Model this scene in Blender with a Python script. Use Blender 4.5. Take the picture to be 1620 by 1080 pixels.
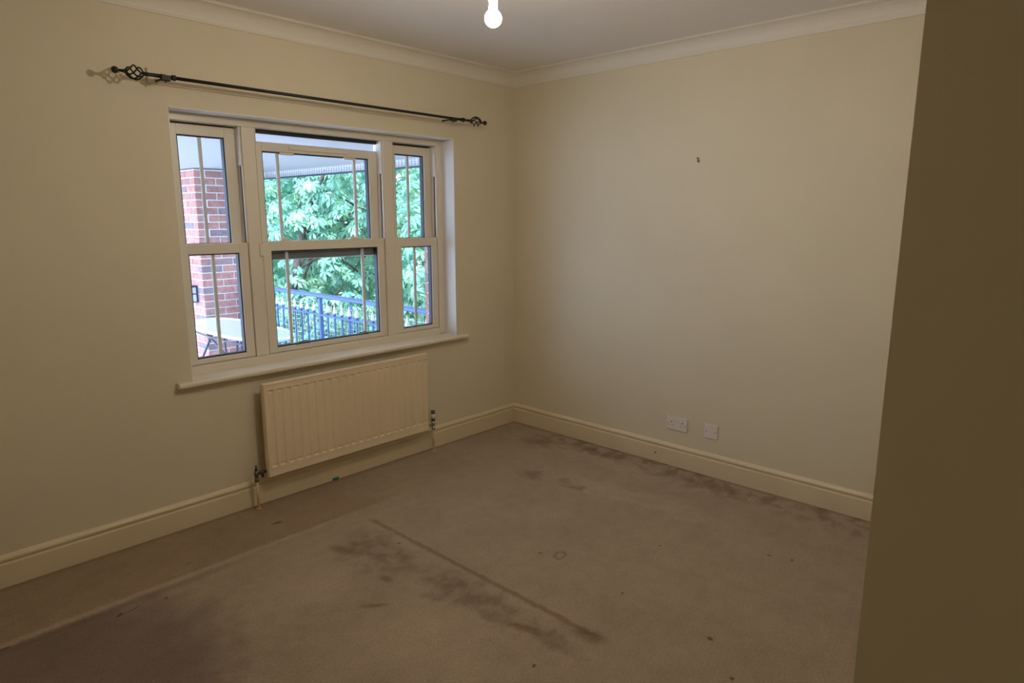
import bpy, bmesh, math, random
from mathutils import Vector, Matrix, noise
PI = math.pi
random.seed(7)
scene = bpy.context.scene
for o in list(bpy.data.objects):
    bpy.data.objects.remove(o)
COL = scene.collection

# ------------------------------------------------------------------ camera
CAM = Vector((-3.688, -3.413, 1.581))
YAW, PITCH = 0.8212, -0.18615
fwd = Vector((math.sin(YAW)*math.cos(PITCH), math.cos(YAW)*math.cos(PITCH), math.sin(PITCH)))
rgt = Vector((math.cos(YAW), -math.sin(YAW), 0))
upv = rgt.cross(fwd)
cd = bpy.data.cameras.new('camera')
cd.sensor_width = 36; cd.sensor_fit = 'HORIZONTAL'; cd.lens = 1043.5/1620*36
cd.clip_start = 0.02; cd.clip_end = 200
co = bpy.data.objects.new('camera', cd)
M = Matrix((rgt, upv, -fwd)).transposed().to_4x4(); M.translation = CAM
co.matrix_world = M
COL.objects.link(co); scene.camera = co

# ------------------------------------------------------------------ sky and exposure
SKY_STRENGTH = 6.2
BULB_STRENGTH = 550.0
w = bpy.data.worlds.new('sky'); scene.world = w; w.use_nodes = True
bg = w.node_tree.nodes['Background']
bg.inputs['Color'].default_value = (0.67, 0.85, 1.22, 1)
bg.inputs['Strength'].default_value = SKY_STRENGTH
sd = bpy.data.lights.new('sun', 'SUN'); sd.energy = 4.5; sd.angle = math.radians(1.5); sd.color = (1.0, 0.98, 0.95)
so = bpy.data.objects.new('sun', sd); COL.objects.link(so)
so.rotation_euler = Vector((0.28, 0.50, -0.82)).to_track_quat('-Z', 'Y').to_euler()
scene.view_settings.view_transform = 'Standard'
scene.view_settings.look = 'None'
scene.view_settings.gamma = 1
scene.view_settings.use_curve_mapping = False
scene.view_settings.exposure = 0.0

# ------------------------------------------------------------------ materials
def mat(name, col, rough=0.6, metal=0.0, mottle=0.0, scale=8.0, bump=0.0, bscale=200.0, spec=0.5):
    m = bpy.data.materials.new(name); m.use_nodes = True
    nt = m.node_tree; N = nt.nodes; L = nt.links
    b = N['Principled BSDF']
    b.inputs['Base Color'].default_value = (*col, 1)
    b.inputs['Roughness'].default_value = rough
    b.inputs['Metallic'].default_value = metal
    b.inputs['Specular IOR Level'].default_value = spec
    g = N.new('ShaderNodeNewGeometry')
    if mottle > 0:
        n = N.new('ShaderNodeTexNoise'); n.inputs['Scale'].default_value = scale; n.inputs['Detail'].default_value = 4
        L.new(g.outputs['Position'], n.inputs['Vector'])
        r = N.new('ShaderNodeMapRange'); r.inputs['From Min'].default_value = 0.3; r.inputs['From Max'].default_value = 0.7
        r.inputs['To Min'].default_value = 1-mottle; r.inputs['To Max'].default_value = 1+mottle
        L.new(n.outputs['Fac'], r.inputs['Value'])
        v = N.new('ShaderNodeVectorMath'); v.operation = 'SCALE'; v.inputs[0].default_value = col
        L.new(r.outputs[0], v.inputs['Scale']); L.new(v.outputs[0], b.inputs['Base Color'])
    if bump > 0:
        n2 = N.new('ShaderNodeTexNoise'); n2.inputs['Scale'].default_value = bscale; n2.inputs['Detail'].default_value = 3
        L.new(g.outputs['Position'], n2.inputs['Vector'])
        bm_ = N.new('ShaderNodeBump'); bm_.inputs['Strength'].default_value = bump; bm_.inputs['Distance'].default_value = 0.002
        L.new(n2.outputs['Fac'], bm_.inputs['Height']); L.new(bm_.outputs[0], b.inputs['Normal'])
    return m

M_WALL = mat('cream_wall_paint', (0.74, 0.665, 0.495), 0.75, mottle=0.025, scale=1.7, bump=0.25, bscale=260, spec=0.3)
M_CEIL = mat('white_ceiling_paint', (0.86, 0.82, 0.79), 0.85, mottle=0.015, scale=2, bump=0.15, bscale=220, spec=0.25)
M_COVE = mat('white_coving_paint', (0.80, 0.755, 0.66), 0.7, mottle=0.01, scale=3, spec=0.3)
M_SKIRT = mat('cream_gloss_paint', (0.76, 0.645, 0.44), 0.38, mottle=0.03, scale=3, bump=0.06, bscale=60)
M_SILL = mat('cream_sill_gloss', (0.80, 0.73, 0.58), 0.13, mottle=0.02, scale=5, bump=0.03, bscale=40)
M_RAD = mat('cream_radiator_enamel', (0.82, 0.68, 0.47), 0.40, mottle=0.02, scale=3)
M_PIPE = mat('cream_painted_pipe', (0.70, 0.52, 0.33), 0.45, mottle=0.05, scale=20)
M_UPVC = mat('white_upvc', (0.80, 0.74, 0.62), 0.32, mottle=0.01, scale=5)
M_LINER = mat('white_sash_liner', (0.82, 0.80, 0.76), 0.35)
M_REVEAL = mat('white_reveal_paint', (0.84, 0.82, 0.79), 0.5, mottle=0.01, scale=6)
M_RAILSHADE = mat('grey_rail_shade', (0.17, 0.18, 0.19), 0.5)
M_BAR = mat('pale_glazing_bar', (0.70, 0.70, 0.66), 0.4)
M_GASKET = mat('black_rubber_gasket', (0.012, 0.016, 0.03), 0.55)
M_DARKCH = mat('dark_sash_channel', (0.05, 0.045, 0.045), 0.6)
M_IRON = mat('black_iron', (0.009, 0.010, 0.010), 0.55, mottle=0.2, scale=60, bump=0.2, bscale=150)
M_CHROME = mat('chrome', (0.55, 0.54, 0.53), 0.22, metal=1.0)
M_BRASSD = mat('tarnished_valve_metal', (0.16, 0.14, 0.12), 0.35, metal=0.8)
M_SOCK = mat('white_socket_plastic', (0.80, 0.74, 0.69), 0.35)
M_SLOT = mat('dark_slot', (0.10, 0.08, 0.07), 0.7)
M_TEAL = mat('teal_plastic', (0.03, 0.22, 0.18), 0.5)
M_LAMPH = mat('cream_lampholder', (0.75, 0.66, 0.42), 0.5)
M_MORTAR = mat('pale_mortar', (0.80, 0.80, 0.82), 0.9, mottle=0.08, scale=30)
M_PATIO = mat('pale_paving', (0.62, 0.60, 0.57), 0.85, mottle=0.12, scale=3)
M_RAIL = mat('blue_painted_steel', (0.07, 0.135, 0.32), 0.4, mottle=0.1, scale=20)
M_TIP = mat('pale_gold_spear_paint', (0.80, 0.70, 0.55), 0.35, mottle=0.05, scale=30)
M_MESH = mat('galvanised_mesh', (0.62, 0.64, 0.66), 0.5, metal=0.2)
M_FASCIA = mat('pale_fascia', (0.58, 0.60, 0.62), 0.6, mottle=0.08, scale=15)
M_GRILLE = mat('weathered_grille', (0.32, 0.34, 0.37), 0.6)
M_SILVER = mat('silver_table_tube', (0.80, 0.82, 0.85), 0.3, metal=0.35)
M_DTUBE = mat('dark_table_leg', (0.06, 0.07, 0.10), 0.4, metal=0.3)
M_BARK = mat('dark_bark', (0.09, 0.07, 0.06), 0.95, mottle=0.35, scale=14, bump=0.8, bscale=30)
M_SOIL = mat('leafy_ground', (0.10, 0.16, 0.06), 1.0, mottle=0.5, scale=5)
M_LANT = mat('dark_lantern_frame', (0.03, 0.035, 0.08), 0.5)
M_LANTG = mat('pale_lantern_glass', (0.65, 0.72, 0.78), 0.2)

def brick_mat():
    m = bpy.data.materials.new('red_brick'); m.use_nodes = True
    nt = m.node_tree; N = nt.nodes; L = nt.links; b = N['Principled BSDF']
    oi = N.new('ShaderNodeObjectInfo'); cr = N.new('ShaderNodeValToRGB')
    e = cr.color_ramp.elements; e[0].position = 0; e[0].color = (0.46, 0.21, 0.18, 1); e[1].position = 1; e[1].color = (0.25, 0.20, 0.22, 1)
    for p_, c in ((0.3, (0.52, 0.25, 0.21, 1)), (0.6, (0.41, 0.20, 0.18, 1)), (0.75, (0.50, 0.28, 0.24, 1)), (0.86, (0.32, 0.21, 0.21, 1))):
        x = e.new(p_); x.color = c
    L.new(oi.outputs['Random'], cr.inputs['Fac'])
    g = N.new('ShaderNodeNewGeometry'); n = N.new('ShaderNodeTexNoise'); n.inputs['Scale'].default_value = 22; n.inputs['Detail'].default_value = 5
    L.new(g.outputs['Position'], n.inputs['Vector'])
    mr = N.new('ShaderNodeMapRange'); mr.inputs['From Min'].default_value = .3; mr.inputs['From Max'].default_value = .7
    mr.inputs['To Min'].default_value = .75; mr.inputs['To Max'].default_value = 1.2
    L.new(n.outputs['Fac'], mr.inputs['Value'])
    v = N.new('ShaderNodeVectorMath'); v.operation = 'SCALE'; L.new(cr.outputs[0], v.inputs[0]); L.new(mr.outputs[0], v.inputs['Scale'])
    L.new(v.outputs[0], b.inputs['Base Color']); b.inputs['Roughness'].default_value = 0.9
    return m
M_BRICK = brick_mat()

def glass_mat():
    m = bpy.data.materials.new('window_glass'); m.use_nodes = True
    nt = m.node_tree; N = nt.nodes; L = nt.links
    N.remove(N['Principled BSDF']); out = N['Material Output']
    t = N.new('ShaderNodeBsdfTransparent'); t.inputs['Color'].default_value = (0.96, 0.985, 0.99, 1)
    g = N.new('ShaderNodeBsdfGlossy'); g.inputs['Roughness'].default_value = 0.01
    f = N.new('ShaderNodeLayerWeight'); f.inputs['Blend'].default_value = 0.5
    pw = N.new('ShaderNodeMath'); pw.operation = 'POWER'; pw.inputs[1].default_value = 5; L.new(f.outputs['Facing'], pw.inputs[0])
    ma = N.new('ShaderNodeMath'); ma.operation = 'MULTIPLY_ADD'; ma.inputs[1].default_value = 0.9; ma.inputs[2].default_value = 0.035; L.new(pw.outputs[0], ma.inputs[0])
    mx = N.new('ShaderNodeMixShader'); L.new(ma.outputs[0], mx.inputs[0]); L.new(t.outputs[0], mx.inputs[1]); L.new(g.outputs[0], mx.inputs[2])
    L.new(mx.outputs[0], out.inputs['Surface'])
    return m
M_GLASS = glass_mat()

def translucent_mat(name, col, tcol, fac):
    m = bpy.data.materials.new(name); m.use_nodes = True
    nt = m.node_tree; N = nt.nodes; L = nt.links
    N.remove(N['Principled BSDF']); out = N['Material Output']
    d = N.new('ShaderNodeBsdfDiffuse'); d.inputs['Color'].default_value = (*col, 1)
    t = N.new('ShaderNodeBsdfTranslucent'); t.inputs['Color'].default_value = (*tcol, 1)
    mx = N.new('ShaderNodeMixShader'); mx.inputs[0].default_value = fac
    L.new(d.outputs[0], mx.inputs[1]); L.new(t.outputs[0], mx.inputs[2]); L.new(mx.outputs[0], out.inputs['Surface'])
    return m, d, t
M_ROOF, _, _ = translucent_mat('translucent_roof_sheet', (0.58, 0.57, 0.60), (0.55, 0.55, 0.58), 0.16)

def leaf_mat(name, c1, c2, c3):
    m, d, t = translucent_mat(name, c1, c2, 0.35)
    nt = m.node_tree; N = nt.nodes; L = nt.links
    g = N.new('ShaderNodeNewGeometry'); n = N.new('ShaderNodeTexNoise'); n.inputs['Scale'].default_value = 3.1; n.inputs['Detail'].default_value = 3
    L.new(g.outputs['Position'], n.inputs['Vector'])
    cr = N.new('ShaderNodeValToRGB'); e = cr.color_ramp.elements
    e[0].position = 0.35; e[0].color = (*c1, 1); e[1].position = 0.68; e[1].color = (*c3, 1); x = e.new(0.5); x.color = (*c2, 1)
    L.new(n.outputs['Fac'], cr.inputs['Fac']); L.new(cr.outputs[0], d.inputs['Color']); L.new(cr.outputs[0], t.inputs['Color'])
    gl = N.new('ShaderNodeBsdfGlossy'); gl.inputs['Roughness'].default_value = 0.35
    ms = N.new('ShaderNodeMixShader'); ms.inputs[0].default_value = 0.07
    out = N['Material Output']; old = out.inputs['Surface'].links[0].from_socket
    L.new(old, ms.inputs[1]); L.new(gl.outputs[0], ms.inputs[2]); L.new(ms.outputs[0], out.inputs['Surface'])
    return m
M_LEAF = leaf_mat('chestnut_leaf', (0.13, 0.35, 0.24), (0.22, 0.50, 0.35), (0.42, 0.62, 0.32))
M_LEAFD = leaf_mat('dark_far_leaf', (0.07, 0.20, 0.15), (0.13, 0.32, 0.23), (0.34, 0.55, 0.28))

def bulb_mat():
    m = bpy.data.materials.new('lit_bulb_glass'); m.use_nodes = True
    nt = m.node_tree; N = nt.nodes; L = nt.links
    N.remove(N['Principled BSDF'])
    e = N.new('ShaderNodeEmission'); e.inputs['Color'].default_value = (1.0, 0.87, 0.715, 1); e.inputs['Strength'].default_value = BULB_STRENGTH
    L.new(e.outputs[0], N['Material Output'].inputs['Surface'])
    return m
M_BULB = bulb_mat()

def carpet_mat():
    m = bpy.data.materials.new('worn_taupe_carpet'); m.use_nodes = True
    nt = m.node_tree; N = nt.nodes; L = nt.links; b = N['Principled BSDF']
    b.inputs['Roughness'].default_value = 1.0; b.inputs['Specular IOR Level'].default_value = 0.05
    b.inputs['Sheen Weight'].default_value = 0.15
    geo = N.new('ShaderNodeNewGeometry'); P = geo.outputs['Position']
    def nz(scale, detail=3, col=False, off=0):
        n = N.new('ShaderNodeTexNoise'); n.inputs['Scale'].default_value = scale; n.inputs['Detail'].default_value = detail
        if off:
            a = N.new('ShaderNodeVectorMath'); a.operation = 'ADD'; a.inputs[1].default_value = (off, off*1.7, 0); L.new(P, a.inputs[0]); L.new(a.outputs[0], n.inputs['Vector'])
        else:
            L.new(P, n.inputs['Vector'])
        return n.outputs['Color'] if col else n.outputs['Fac']
    def mth(op, a, b_=None, clamp=False):
        x = N.new('ShaderNodeMath'); x.operation = op; x.use_clamp = clamp
        for i, v in enumerate((a, b_)):
            if v is None: continue
            if isinstance(v, (int, float)): x.inputs[i].default_value = v
            else: L.new(v, x.inputs[i])
        return x.outputs[0]
    def rng(v, a, b_, c=0.0, d=1.0, smooth=True):
        x = N.new('ShaderNodeMapRange'); x.interpolation_type = 'SMOOTHSTEP' if smooth else 'LINEAR'
        x.inputs['From Min'].default_value = a; x.inputs['From Max'].default_value = b_
        x.inputs['To Min'].default_value = c; x.inputs['To Max'].default_value = d
        L.new(v, x.inputs['Value']); return x.outputs[0]
    # warped position
    def warp(amt, scale):
        c = nz(scale, 8, True)
        s = N.new('ShaderNodeVectorMath'); s.operation = 'SUBTRACT'; L.new(c, s.inputs[0]); s.inputs[1].default_value = (.5, .5, .5)
        k = N.new('ShaderNodeVectorMath'); k.operation = 'SCALE'; L.new(s.outputs[0], k.inputs[0]); k.inputs['Scale'].default_value = amt
        a = N.new('ShaderNodeVectorMath'); a.operation = 'ADD'; L.new(P, a.inputs[0]); L.new(k.outputs[0], a.inputs[1])
        return a.outputs[0]
    W1 = warp(0.34, 9.0); W2 = warp(0.03, 25.0)
    def blob(src, x, y, rx, ry, ang=0.0, soft=0.5):
        mp = N.new('ShaderNodeVectorMath'); mp.operation = 'SUBTRACT'; L.new(src, mp.inputs[0]); mp.inputs[1].default_value = (x, y, 0)
        ro = N.new('ShaderNodeVectorRotate'); ro.rotation_type = 'Z_AXIS'; ro.inputs['Angle'].default_value = -ang; L.new(mp.outputs[0], ro.inputs['Vector'])
        mu = N.new('ShaderNodeVectorMath'); mu.operation = 'MULTIPLY'; L.new(ro.outputs[0], mu.inputs[0]); mu.inputs[1].default_value = (1/rx, 1/ry, 0)
        ln = N.new('ShaderNodeVectorMath'); ln.operation = 'LENGTH'; L.new(mu.outputs[0], ln.inputs[0])
        return rng(ln.outputs['Value'], 1.0, 1.0-soft, 0.0, 1.0)
    def addm(vals):
        r = vals[0]
        for v in vals[1:]: r = mth('MAXIMUM', r, v)
        return r
    base = N.new('ShaderNodeRGB'); base.outputs[0].default_value = (0.455, 0.355, 0.252, 1)
    cur = base.outputs[0]
    def tint(cur, mask, col, amt):
        x = N.new('ShaderNodeMix'); x.data_type = 'RGBA'; x.blend_type = 'MULTIPLY'
        L.new(mth('MULTIPLY', mask, amt), x.inputs['Factor']); L.new(cur, x.inputs[6]); x.inputs[7].default_value = (*col, 1)
        return x.outputs[2]
    # pile speckle and tonal drift
    def scalecol(cur, fac):
        v = N.new('ShaderNodeVectorMath'); v.operation = 'SCALE'; L.new(cur, v.inputs[0]); L.new(fac, v.inputs['Scale']); return v.outputs[0]
    cur = scalecol(cur, rng(nz(380, 3), .3, .7, .66, 1.34, False))
    cur = scalecol(cur, rng(nz(110, 4), .3, .7, .88, 1.12, False))
    cur = scalecol(cur, rng(nz(3.5, 4, off=4), .3, .7, .945, 1.055))
    cur = scalecol(cur, rng(nz(14, 5, off=9), .35, .65, .96, 1.03))
    # worn, brushed-lighter tracks
    lt = mth('MAXIMUM', blob(W1, -0.62, -1.35, 0.14, 0.95, 0.05, .8), blob(W1, -2.35, -0.95, 0.35, 0.35, 0, .9))
    lt = mth('MAXIMUM', lt, blob(W1, -0.28, -1.0, 0.10, 0.9, 0, .8))
    lt = mth('MAXIMUM', lt, blob(W1, -2.25, -1.7, 0.4, 0.5, 0, .9))
    cur = scalecol(cur, rng(lt, 0, 1, 1.0, 1.13, False))
    # cleaner, browner strip that lay under furniture along the window wall
    sp = N.new('ShaderNodeSeparateXYZ'); L.new(W2, sp.inputs[0]); X, Y = sp.outputs[0], sp.outputs[1]
    strip = rng(Y, -0.50, -0.47)
    cur = tint(cur, mth('MULTIPLY', strip, rng(X, -1.2, -1.9)), (0.85, 0.79, 0.70), 0.95)
    leftm = rng(X, -1.7, -2.1)
    ridge = mth('MULTIPLY', mth('MULTIPLY', rng(Y, -0.525, -0.50), rng(Y, -0.455, -0.485)), leftm)
    cur = scalecol(cur, rng(ridge, 0, 1, 1.0, 1.16, False))
    groove = mth('MULTIPLY', mth('MULTIPLY', rng(Y, -0.58, -0.54), rng(Y, -0.515, -0.535)), rng(X, -2.3, -2.7))
    cur = tint(cur, groove, (0.70, 0.66, 0.66), 0.7)
    # dark soiling plus painted vignetting at the left, cut off by the furniture edge
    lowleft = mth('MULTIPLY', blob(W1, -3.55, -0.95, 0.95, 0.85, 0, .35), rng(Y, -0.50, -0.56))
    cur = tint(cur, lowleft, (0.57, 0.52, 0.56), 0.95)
    # seam line and the dark patch beside it
    seam = mth('MULTIPLY', mth('MULTIPLY', rng(X, -1.822, -1.804), rng(X, -1.782, -1.796)), mth('MULTIPLY', rng(Y, -2.15, -2.05), rng(Y, -0.55, -0.68)))
    cur = tint(cur, mth('MULTIPLY', seam, rng(nz(9, 3), .3, .5, .45, 1.0)), (0.62, 0.55, 0.52), 0.8)
    spot = rng(nz(11, 9, off=2), .38, .60, .25, 1.0)
    p1 = addm([blob(W1, -1.98, -0.95, 0.17, 0.38, 0.0, .7), blob(W1, -1.93, -1.55, 0.14, 0.50, 0.0, .7), blob(W1, -1.88, -1.98, 0.14, 0.20, 0.2, .8)])
    side = rng(X, -1.785, -1.815)
    cur = tint(cur, mth('MULTIPLY', mth('MULTIPLY', p1, side), spot), (0.62, 0.57, 0.55), 0.9)
    p2 = addm([blob(W2, -2.09, -0.80, 0.05, 0.11, 0.2, .8), blob(W2, -2.10, -1.17, 0.035, 0.05, 0, .8), blob(W2, -1.95, -1.86, 0.035, 0.13, .3, .8),
               blob(W2, -1.81, -2.08, 0.05, 0.10, .2, .8), blob(W2, -2.26, -1.30, 0.02, 0.09, .9, .8)])
    cur = tint(cur, p2, (0.62, 0.50, 0.42), 0.75)
    # dirt along the right-hand wall and back corner
    rw = mth('MULTIPLY', rng(X, -0.34, -0.10), rng(nz(11, 9, off=5), .46, .62))
    rw = mth('MULTIPLY', rw, rng(Y, -0.25, -0.5))
    cur = tint(cur, rw, (0.66, 0.58, 0.52), 0.9)
    cr_ = addm([blob(W1, -0.25, -0.50, 0.14, 0.22, 0.3, .8), blob(W1, -0.16, -1.75, 0.10, 0.30, 0, .8), blob(W1, -0.14, -0.9, 0.08, 0.25, 0, .8), blob(W1, -0.75, -0.85, 0.10, 0.10, 0, .9), blob(W1, -0.72, -1.15, .05, .16, 0, .9)])
    cur = tint(cur, cr_, (0.66, 0.58, 0.52), 0.8)
    edge = mth('MAXIMUM', rng(X, -0.07, -0.02), rng(Y, -0.07, -0.02))
    cur = tint(cur, edge, (0.70, 0.62, 0.52), 0.7)
    # small specks and spills
    sm = []
    for (x, y, rx, ry, a) in ((-2.643, -.392, .010, .010, 0), (-2.999, -.606, .022, .014, .4), (-2.95, -.60, .05, .005, .3), (-2.829, -.617, .016, .012, 0), (-1.48, -2.005, .013, .010, 0),
                              (-.732, -2.335, .010, .010, 0), (-.708, -2.43, .014, .010, 0), (-1.517, -2.421, .016, .014, 0), (-1.666, -2.581, .012, .010, 0), (-2.09, -2.033, .014, .010, 0),
                              (-1.007, -1.904, .010, .008, 0), (-3.368, -.525, .03, .012, 0), (-1.46, -1.52, .016, .010, 0), (-2.16, -.30, .045, .015, 0), (-1.86, -.95, .012, .012, 0), (-0.06, -1.42, .012, .012, 0)):
        sm.append(blob(W2, x, y, rx, ry, a, .7))
    cur = tint(cur, addm(sm), (0.30, 0.24, 0.22), 0.9)
    outer = blob(W2, -1.411, -1.606, .050, .036, .3, .3); inner = blob(W2, -1.411, -1.606, .032, .020, .3, .4)
    cur = tint(cur, mth('SUBTRACT', outer, inner, True), (0.62, 0.55, 0.50), 0.7)
    L.new(cur, b.inputs['Base Color'])
    bp = N.new('ShaderNodeBump'); bp.inputs['Strength'].default_value = 0.9; bp.inputs['Distance'].default_value = 0.006
    h = mth('ADD', nz(330, 3), mth('MULTIPLY', nz(45, 4), 0.7))
    h = mth('ADD', h, mth('MULTIPLY', ridge, 2.2)); h = mth('SUBTRACT', h, mth('MULTIPLY', seam, 1.2))
    L.new(h, bp.inputs['Height']); L.new(bp.outputs[0], b.inputs['Normal'])
    return m
M_CARPET = carpet_mat()

# ------------------------------------------------------------------ mesh helpers
def mesh_obj(name, bm, material, parent=None, smooth=False):
    me = bpy.data.meshes.new(name); bmesh.ops.recalc_face_normals(bm, faces=bm.faces); bm.to_mesh(me); bm.free()
    if smooth:
        for p in me.polygons: p.use_smooth = True
    o = bpy.data.objects.new(name, me)
    if material: me.materials.append(material)
    COL.objects.link(o)
    if parent: o.parent = parent; o.location = -Vector(parent.location) if not parent.parent else Vector((0, 0, 0))
    return o
# all meshes are built in world coordinates; an Empty at a thing's base is compensated above
def thing(name, label, cat, loc=(0, 0, 0), group=None, kind=None):
    o = bpy.data.objects.new(name, None); o.empty_display_size = 0.05; COL.objects.link(o); o.location = loc
    return tag(o, label, cat, group, kind)
def tag(o, label=None, cat=None, group=None, kind=None):
    if label: o['label'] = label
    if cat: o['category'] = cat
    if group: o['group'] = group
    if kind: o['kind'] = kind
    return o
def addbox(bm, x0, x1, y0, y1, z0, z1, bev=0.0, seg=1):
    vs = [bm.verts.new((x, y, z)) for x in (x0, x1) for y in (y0, y1) for z in (z0, z1)]
    f = [(0, 1, 3, 2), (4, 6, 7, 5), (0, 4, 5, 1), (2, 3, 7, 6), (0, 2, 6, 4), (1, 5, 7, 3)]
    fs = [bm.faces.new([vs[i] for i in q]) for q in f]
    if bev > 0:
        es = list({e for q in fs for e in q.edges})
        bmesh.ops.bevel(bm, geom=es, offset=bev, segments=seg, affect='EDGES', profile=0.5)
def box(name, x0, x1, y0, y1, z0, z1, m, parent=None, bev=0.0, seg=1):
    bm = bmesh.new(); addbox(bm, x0, x1, y0, y1, z0, z1, bev, seg); return mesh_obj(name, bm, m, parent)
def boxes(name, L_, m, parent=None, bev=0.0):
    bm = bmesh.new()
    for q in L_: addbox(bm, *q, bev)
    return mesh_obj(name, bm, m, parent)
def addtube(bm, pts, r, n=10, caps=True):
    pts = [Vector(p) for p in pts]; rs = r if isinstance(r, (list, tuple)) else [r]*len(pts)
    rings = []; ref = None
    for i, p in enumerate(pts):
        t = (pts[min(i+1, len(pts)-1)]-pts[max(i-1, 0)]).normalized()
        if ref is None:
            ref = Vector((0, 0, 1)) if abs(t.z) < 0.9 else Vector((1, 0, 0))
        a = (ref-t*ref.dot(t)).normalized(); ref = a; b = t.cross(a)
        rings.append([bm.verts.new(p+(a*math.cos(2*PI*k/n)+b*math.sin(2*PI*k/n))*rs[i]) for k in range(n)])
    for i in range(len(rings)-1):
        for k in range(n):
            bm.faces.new((rings[i][k], rings[i][(k+1) % n], rings[i+1][(k+1) % n], rings[i+1][k]))
    if caps: bm.faces.new(rings[0][::-1]); bm.faces.new(rings[-1])
def tube(name, pts, r, m, parent=None, n=10):
    bm = bmesh.new(); addtube(bm, pts, r, n); return mesh_obj(name, bm, m, parent, True)
def lathe_pts(bm, origin, axis, prof, n=16):
    # prof: (distance along axis, radius)
    o = Vector(origin); a = Vector(axis).normalized()
    addtube(bm, [o+a*d for d, _ in prof], [max(r, 1e-4) for _, r in prof], n)
def lathe(name, origin, axis, prof, m, parent=None, n=16):
    bm = bmesh.new(); lathe_pts(bm, origin, axis, prof, n); return mesh_obj(name, bm, m, parent, True)
def addprism(bm, prof, A, B, nrm, mA=0.0, mB=0.0):
    # prof points (offset from wall along nrm, z); A,B on the wall line; mA/mB: mitre (inset per unit offset at each end)
    A = Vector(A); B = Vector(B); nrm = Vector(nrm); d = (B-A).normalized()
    ra = [bm.verts.new(A+nrm*o+d*(o*mA)+Vector((0, 0, z))) for o, z in prof]
    rb = [bm.verts.new(B+nrm*o-d*(o*mB)+Vector((0, 0, z))) for o, z in prof]
    n = len(prof)
    for i in range(n):
        bm.faces.new((ra[i], ra[(i+1) % n], rb[(i+1) % n], rb[i]))
    bm.faces.new(ra[::-1]); bm.faces.new(rb)

# ------------------------------------------------------------------ room shell
XL, YB = -4.05, -4.7           # left wall and the far end of the entrance lobby behind the camera
NX, NY = -2.3, -3.10           # the near wall corner at the right of the view
ZC = 2.587
WX1, WX2, WZ1, WZ2 = -2.408, -0.594, 0.764, 2.097

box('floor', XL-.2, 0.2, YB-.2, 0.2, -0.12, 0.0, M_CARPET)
tag(bpy.data.objects['floor'], 'worn stained taupe carpet covering the whole floor', 'floor', kind='structure')
box('ceiling', XL-.2, 0.2, YB-.2, 0.31, ZC, ZC+.12, M_CEIL)
tag(bpy.data.objects['ceiling'], 'plain white painted ceiling', 'ceiling', kind='structure')
wf = boxes('wall_front', [(XL-.2, WX1, 0, .20, 0, ZC), (WX2, 0.2, 0, .20, 0, ZC), (WX1, WX2, 0, .20, WZ2, ZC), (WX1, WX2, 0, .20, 0, WZ1-.02)], M_WALL)
tag(wf, 'cream wall with the window, radiator and curtain pole', 'wall', kind='structure')
wr = box('wall_right', 0, 0.2, YB-.2, 0, 0, ZC, M_WALL)
tag(wr, 'plain cream wall with the two electrical plates near the skirting', 'wall', kind='structure')
wn = box('wall_near', NX, 0, YB, NY, 0, ZC, M_WALL)
tag(wn, 'shadowed cream wall end filling the right edge of the view', 'wall', kind='structure')
wl = box('wall_left', XL-.2, XL, YB-.2, 0, 0, ZC, M_WALL)
tag(wl, 'cream wall on the left outside the view', 'wall', kind='structure')
wb = box('wall_back', XL, NX, YB-.2, YB, 0, ZC, M_WALL)
tag(wb, 'cream wall behind the camera', 'wall', kind='structure')

zc0 = 2.500
cove = [(0, zc0), (0.007, zc0), (0.008, zc0+.006)]
for k in range(9):
    a = PI - k*PI/2/8
    cove.append((0.078+0.068*math.cos(a), zc0+.010+0.068*math.sin(a)))
cove += [(0.079, ZC-.004), (0.085, ZC-.003), (0.085, ZC), (0, ZC)]
skirt = [(0, 0), (.018, 0), (.018, .101), (.0165, .105), (.011, .109), (.011, .1165), (.0165, .119), (.0175, .124), (.0165, .130), (.011, .138), (.005, .143), (0, .144)]
runs = [('front', (XL, 0, 0), (0, 0, 0), (0, -1, 0), 1, 1), ('right', (0, NY, 0), (0, 0, 0), (-1, 0, 0), 1, 1),
        ('near', (NX, YB, 0), (NX, NY, 0), (-1, 0, 0), 1, -1), ('recess', (NX, NY, 0), (0, NY, 0), (0, 1, 0), -1, 1),
        ('left', (XL, YB, 0), (XL, 0, 0), (1, 0, 0), 1, 1), ('back', (XL, YB, 0), (NX, YB, 0), (0, 1, 0), 1, 1)]
words = {'front': 'below the window', 'right': 'below the electrical plates', 'near': 'on the near wall end', 'recess': 'on the hidden side of the near wall', 'left': 'on the left wall', 'back': 'behind the camera'}
for i, (nm, A, B, n_, ma, mb) in enumerate(runs):
    bm = bmesh.new(); addprism(bm, skirt, A, B, n_, ma, mb); o = mesh_obj('baseboard_'+nm, bm, M_SKIRT)
    tag(o, 'cream gloss skirting board with a moulded groove '+words[nm], 'skirting board', kind='structure')
    bm = bmesh.new(); addprism(bm, cove, A, B, n_, ma, mb); o = mesh_obj('trim_%d' % (i+1), bm, M_COVE)
    tag(o, 'white concave ceiling coving '+{'front': 'above the window wall', 'right': 'above the plain right wall'}.get(nm, words[nm].replace('below the window', '')), 'coving', kind='structure')

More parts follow.
